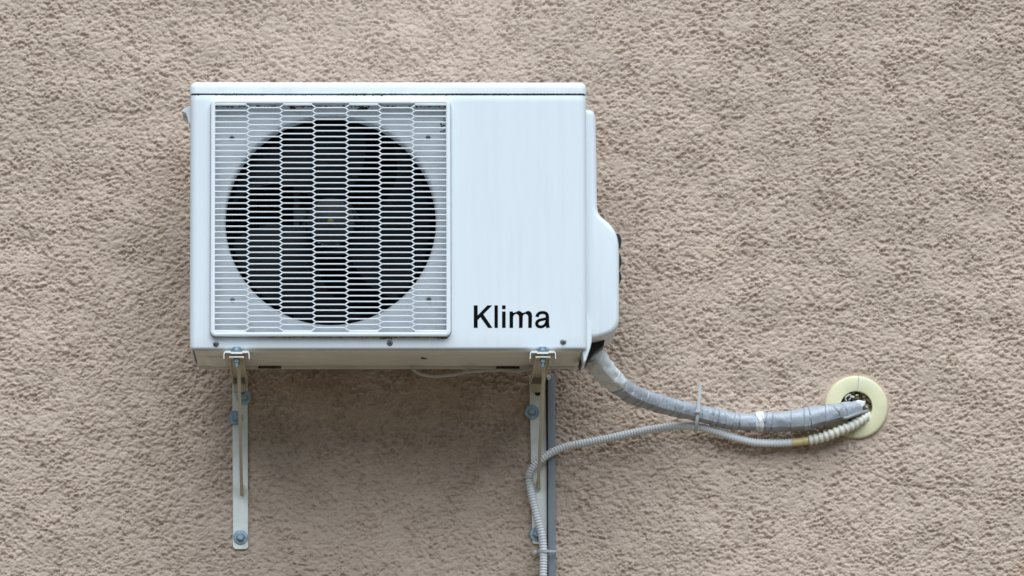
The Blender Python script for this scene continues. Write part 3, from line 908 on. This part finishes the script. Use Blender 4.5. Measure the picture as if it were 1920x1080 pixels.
# ------------------------------------------------------------------ trunking beside the right bracket
bm = bmesh.new()
a, b_ = at(1034.0, 704, -0.014), at(1034.8, 1120, -0.014)
bar(bm, (a.x, -0.0135, a.z), (b_.x, -0.0135, b_.z), 0.0152, 0.019, Vector((1, 0, 0)), 0.0015)
tr = tag(ob('cable_trunking', bm, M['conduit']), 'grey square cable trunking running down beside the right bracket', 'trunking')
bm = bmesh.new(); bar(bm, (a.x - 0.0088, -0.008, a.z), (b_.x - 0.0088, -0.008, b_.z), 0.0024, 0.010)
ob('gap_shade_strip', bm, M['rubber'], tr, smooth=False)  # black strip paints the shade in the gap beside the trunking
bm = bmesh.new()
p = at(1028.5, 708, -0.026)
for k in range(7): 
    lump((p.x + rnd.uniform(-.004, .004), p.y, p.z + rnd.uniform(-.005, .005)), rnd.uniform(.002, .0045), 1.0)
ob('putty_dab', bm, M['putty'], tr, smooth=False)

# ------------------------------------------------------------------ insulated pipe bundle
def path(lst): return [at(*p) for p in lst]
pipe_px = [(1092, 634, -0.235), (1112, 664, -0.225), (1130, 692, -0.205), (1150, 714, -0.18), (1172, 731, -0.155), (1192, 742, -0.135), (1235, 757, -0.095), (1302, 773.5, -0.056),
           (1369, 789, -0.040), (1402, 791.5, -0.038), (1436, 792, -0.038), (1500, 788.5, -0.038), (1535, 782, -0.037), (1568, 774.5, -0.033), (1592, 769.5, -0.024), (1604, 768, -0.006), (1610, 767, 0.05)]
pipe_r = [18.5, 18.8, 19.5, 19.0, 17.6, 17.0, 16.6, 15.8, 15.6, 15.8, 16.8, 21.5, 20.0, 17.6, 15.4, 13.6, 11.5]
rw = random.Random(5)
P_, par_, S_ = spline(path(pipe_px), 0.0035)
Ltot = S_[-1]
seams = []
t = 0.0
while t < Ltot:
    seams.append((t, rw.uniform(-0.7, 1.1) * 0.010, rw.uniform(0.0008, 0.0019), rw.uniform(-0.0009, 0.0009)))
    t += rw.choice((rw.uniform(0.006, 0.012), rw.uniform(0.012, 0.026), rw.uniform(0.024, 0.044)))
def pipe_rad(s, a, par):
    i = min(int(par), len(pipe_r) - 2); f = par - i
    r = (pipe_r[i] * (1 - f) + pipe_r[i + 1] * f) * PX * 1.02
    # flattened section: two pipes side by side, taped over, with a soft lower edge
    ca, sa = math.cos(a), math.sin(a)
    e = (abs(ca) ** 2.7 + abs(sa) ** 2.7) ** (-1 / 2.7)
    r0_ = r; r *= e
    k_ = math.cos(a + 0.95)
    if k_ > 0.05: r = min(r, 0.80 * r0_ / k_)
    last = None
    for sm in seams:
        e0 = sm[0] + sm[1] * math.cos(a + 0.6)
        if s >= e0: last = (s - e0, sm)
        else: break
    if last:
        r += last[1][3] + last[1][2] * (1 - min(1.0, last[0] / 0.022))
        if last[0] < 0.0016: r -= 0.0022
    r += 0.0006 * math.sin(s * 61 + 2 * a)
    q_ = Vector((s * 70, math.cos(a) * 1.3, math.sin(a) * 1.3))
    r += 0.0013 * noise.noise(q_) + 0.0008 * noise.noise(q_ * 2.3)
    return r
TILT = Vector((0, -0.35, 1)).normalized()
sw = next(s for s, p in zip(S_, par_) if p >= 2.95)
s421 = next(s for s, p in zip(S_, P_) if p.x >= at(1413, 792, -0.038).x)
bm = bmesh.new(); tube(bm, path(pipe_px), pipe_rad, 0.0013, 48, lo=sw, up0=TILT)
pipe = tag(ob('pipe_bundle', bm, M['wrap'], angle=28), 'thick insulated pipe wrapped in grey tape from the unit to the wall hole', 'pipe')
bm = bmesh.new(); tube(bm, path(pipe_px), lambda s, a, q: pipe_rad(s, a, q) + 0.0010 + 0.0007 * math.sin(s * 300 + 3 * a) + 0.0006 * math.sin(s * 170 - 5 * a), 0.0015, 40, hi=sw + 0.012, up0=TILT)
ob('white_tape', bm, M['wrapwhite'], pipe, angle=28)
bm = bmesh.new(); tube(bm, path(pipe_px), lambda s, a, q: pipe_rad(s, a, q) + 0.0012, 0.0017, 40, lo=s421, hi=s421 + 0.0175, up0=TILT)
ob('tape_patch', bm, M['wrapwhite'], pipe, angle=28)

# ------------------------------------------------------------------ drain hose
hose_px = [(1019, 1110, -0.034), (1018.5, 1080, -0.034), (1019, 1037, -0.034), (1016, 1003, -0.034), (1008, 974, -0.034), (1000, 942, -0.034), (994.3, 914, -0.034), (992.8, 891, -0.035), (1001, 873, -0.036),
           (1018, 859, -0.038), (1035, 848, -0.038), (1056, 839, -0.034), (1076, 834, -0.031), (1135, 823, -0.028), (1191, 811, -0.028), (1236, 803, -0.030), (1271, 799, -0.034), (1302, 799.5, -0.036),
           (1336, 807, -0.034), (1369, 818, -0.030), (1396, 825.5, -0.027), (1420, 830, -0.025), (1454, 831, -0.024), (1484, 829.7, -0.024), (1515, 826, -0.026), (1541, 820.5, -0.030), (1567, 811, -0.034), (1595, 799, -0.030), (1618, 785, -0.014), (1632, 774, 0.02)]
HP = path(hose_px)
P_, par_, S_ = spline(HP, 0.002)
sj0 = next(s for s, p in zip(S_, par_) if p >= 22.97); sj1 = next(s for s, p in zip(S_, par_) if p >= 24.0)
def corr(r0, r1, pitch, k=1.0):
    def f(s, a, q):
        c = 0.5 + 0.5 * math.cos(2 * math.pi * s / pitch)
        return r0 + (r1 - r0) * c ** k
    return f
bm = bmesh.new(); tube(bm, HP, corr(0.0069, 0.0087, 0.0057, 0.7), 0.00095, 14, hi=sj0, cap=False)
hose = tag(ob('drain_hose', bm, M['hose'], angle=80), 'thin white corrugated drain hose curving from the wall hole down past the right bracket', 'hose')
bm = bmesh.new(); tube(bm, HP, lambda s, a, q: 0.0082 + 0.0002 * math.sin(s * 500), 0.002, 18, lo=sj0 - 0.002, hi=sj1 + 0.002)
tag(ob('joint_tape', bm, M['joint'], hose), 'yellowed tape joint')
bm = bmesh.new(); tube(bm, HP, corr(0.0080, 0.0112, 0.0108, 0.65), 0.0012, 18, lo=sj1, cap=False)
tag(ob('thick_section', bm, M['thickhose'], hose, angle=80), 'thick cream corrugated end')

# ------------------------------------------------------------------ wall rosette
bm = bmesh.new()
RO, RI = 59.5 * PX * 1.03, 30 * PX * 1.03
RC = Vector((HOLE.x, 0.0, HOLE.z))
ros = empty('wall_rosette', RC, 'round yellowed plastic rosette around the pipe hole in the wall', 'rosette')
prof = [(RI, 0.02), (RI, -0.0098), (RI + 0.0005, -0.0106), (RI + 0.0016, -0.0109), (RO - 0.0052, -0.0098), (RO - 0.0024, -0.0088), (RO - 0.0006, -0.0066), (RO, -0.0040), (RO, 0.002)]
for (a0, a1) in ((-96.5, 84.6), (85.4, 262.8)):
    bm = bmesh.new()
    lathe(bm, RC, prof, 48, math.radians(a0), math.radians(a1))
    ob('half_ring', bm, M['rose'], ros, angle=40)
bm = bmesh.new()
for _ in range(80):
    a = rnd.uniform(-0.9, 2.9); r = RI * math.sqrt(rnd.uniform(0.25, 0.95))
    lump((RC.x + r * math.cos(a), rnd.uniform(-0.001, 0.022), RC.z + r * math.sin(a)), rnd.choice((rnd.uniform(0.002, 0.004), rnd.uniform(0.004, 0.008))), 1.0)
ob('expanding_foam', bm, M['foam'], ros, smooth=False)
bm = bmesh.new()
p = at(1613, 756, -0.010)
prism(bm, [(p.x - 0.010, p.z + 0.004), (p.x - 0.004, p.z + 0.0065), (p.x + 0.004, p.z + 0.0045), (p.x + 0.0105, p.z + 0.003), (p.x + 0.0095, p.z - 0.004), (p.x + 0.003, p.z - 0.010), (p.x - 0.004, p.z - 0.009), (p.x - 0.0085, p.z - 0.002)], 0, 0,
      [(-0.0155, 0.002), (-0.013, 0.0), (0.006, 0.0)])
ob('putty_lump', bm, M['putty'], ros)
bm = bmesh.new()
tube(bm, [at(1587, 752, -0.004), at(1585, 747, -0.007), at(1589, 742, -0.008), at(1594, 740, -0.007), at(1595, 745, -0.006), at(1592, 750, -0.002)], lambda s, a, q: 0.0017, 0.0015, 8)
ob('curled_scrap', bm, M['paper'], ros)
for (px, py, w, h_, y, mk) in ((1599, 744, 9, 5, -0.006, 'paper'), (1621, 752, 6, 8, -0.004, 'foam'), (1606, 741, 8, 4, -0.003, 'rose'), (1625, 763, 5, 6, -0.004, 'paper'), (1583, 757, 4, 5, -0.002, 'putty')):
    bm = bmesh.new(); c = at(px, py, y); n = 7
    pts = [(c.x + w * PX / 2 * math.cos(2 * math.pi * k / n) * rnd.uniform(.6, 1.2), c.z + h_ * PX / 2 * math.sin(2 * math.pi * k / n) * rnd.uniform(.6, 1.2)) for k in range(n)]
    prism(bm, pts, 0, 0, [(y - 0.002, 0.0006), (y - 0.001, 0), (y + 0.008, 0)])
    ob('torn_scrap', bm, M[mk], ros, smooth=False)

# thin cable into the hole
bm = bmesh.new()
tube(bm, [at(1572, 776, -0.030), at(1584, 784, -0.045), at(1600, 779, -0.044), at(1614, 774, -0.028), at(1626, 771.5, -0.004), at(1636, 770, 0.03)], lambda s, a, q: 0.0036, 0.003, 14)
tag(ob('thin_cable', bm, M['darkcable']), 'thin grey cable running between pipe and hose into the wall hole', 'cable')

# cable sagging under the unit
bm = bmesh.new()
tube(bm, [at(768, 684, -0.125), at(779, 697, -0.125), at(795, 703.5, -0.125), at(815, 706, -0.125), at(845, 703.5, -0.125), at(875, 698.5, -0.125), at(905, 695.5, -0.125), at(940, 694, -0.125), at(965, 696.5, -0.125), at(985, 694, -0.125), at(1000, 684, -0.125)],
     lambda s, a, q: 0.0030, 0.003, 12)
tag(ob('sagging_cable', bm, M['cable']), 'grey cable sagging below the underside of the unit', 'cable')

# ------------------------------------------------------------------ cable ties
def tie(center, ax, u, ru, v, rv, wid, label, head, tail=None):
    """band round an ellipse spanned by u and v, axis ax"""
    bm = bmesh.new(); n = 40; th = 0.0011
    A = []
    for k in range(n):
        a = 2 * math.pi * k / n
        row = []
        for (e, w) in ((0, -1), (0, 1), (th, 1), (th, -1)):
            row.append(bm.verts.new(center + u * (math.cos(a) * (ru + e)) + v * (math.sin(a) * (rv + e)) + ax * (w * wid / 2)))
        A.append(row)
    for k in range(n):
        p, q = A[k], A[(k + 1) % n]
        for i in range(4): bm.faces.new((p[i], p[(i + 1) % 4], q[(i + 1) % 4], q[i]))
    o = tag(ob('cable_tie', bm, M['tie'], angle=40), label, 'cable tie', 'white cable ties on the hose')
    bm = bmesh.new(); bar(bm, head[0], head[1], wid * 1.5, 0.005, ax, 0.0008)
    ob('tie_head', bm, M['tie'], o)
    if tail:
        bm = bmesh.new(); bar(bm, tail[0], tail[1], wid * 0.95, 0.0018, ax)
        ob('tie_tail', bm, M['tie'], o)
c1 = at(1026, 1034.5, -0.026)
tie(c1, Vector((0, 0, 1)), Vector((1, 0, 0)), 0.0195, Vector((0, 1, 0)), 0.0185, 0.0046,
    'white cable tie binding the drain hose to the grey trunking', (at(1000, 1035, -0.031), at(1006.5, 1034.8, -0.033)), None)
axis = (at(1320, 780, -0.05) - at(1302, 777.5, -0.05)).normalized()
lo, hi = at(1303.5, 808.8, -0.046), at(1309.5, 757, -0.052)
vv = (hi - lo); rv = vv.length / 2; vv.normalize()
cc = (lo + hi) / 2
ax2 = vv.cross(Vector((0, 1, 0))).normalized()
tie(Vector((cc.x, -0.0520, cc.z)), ax2, vv, rv + 0.002, Vector((0, 1, 0)), 0.0275, 0.0062,
    'white cable tie joining hose to grey pipe, its tail sticking up', (at(1308.0, 775, -0.083), at(1308.8, 768, -0.083)), (at(1308.4, 773, -0.0855), at(1313, 723, -0.084)))
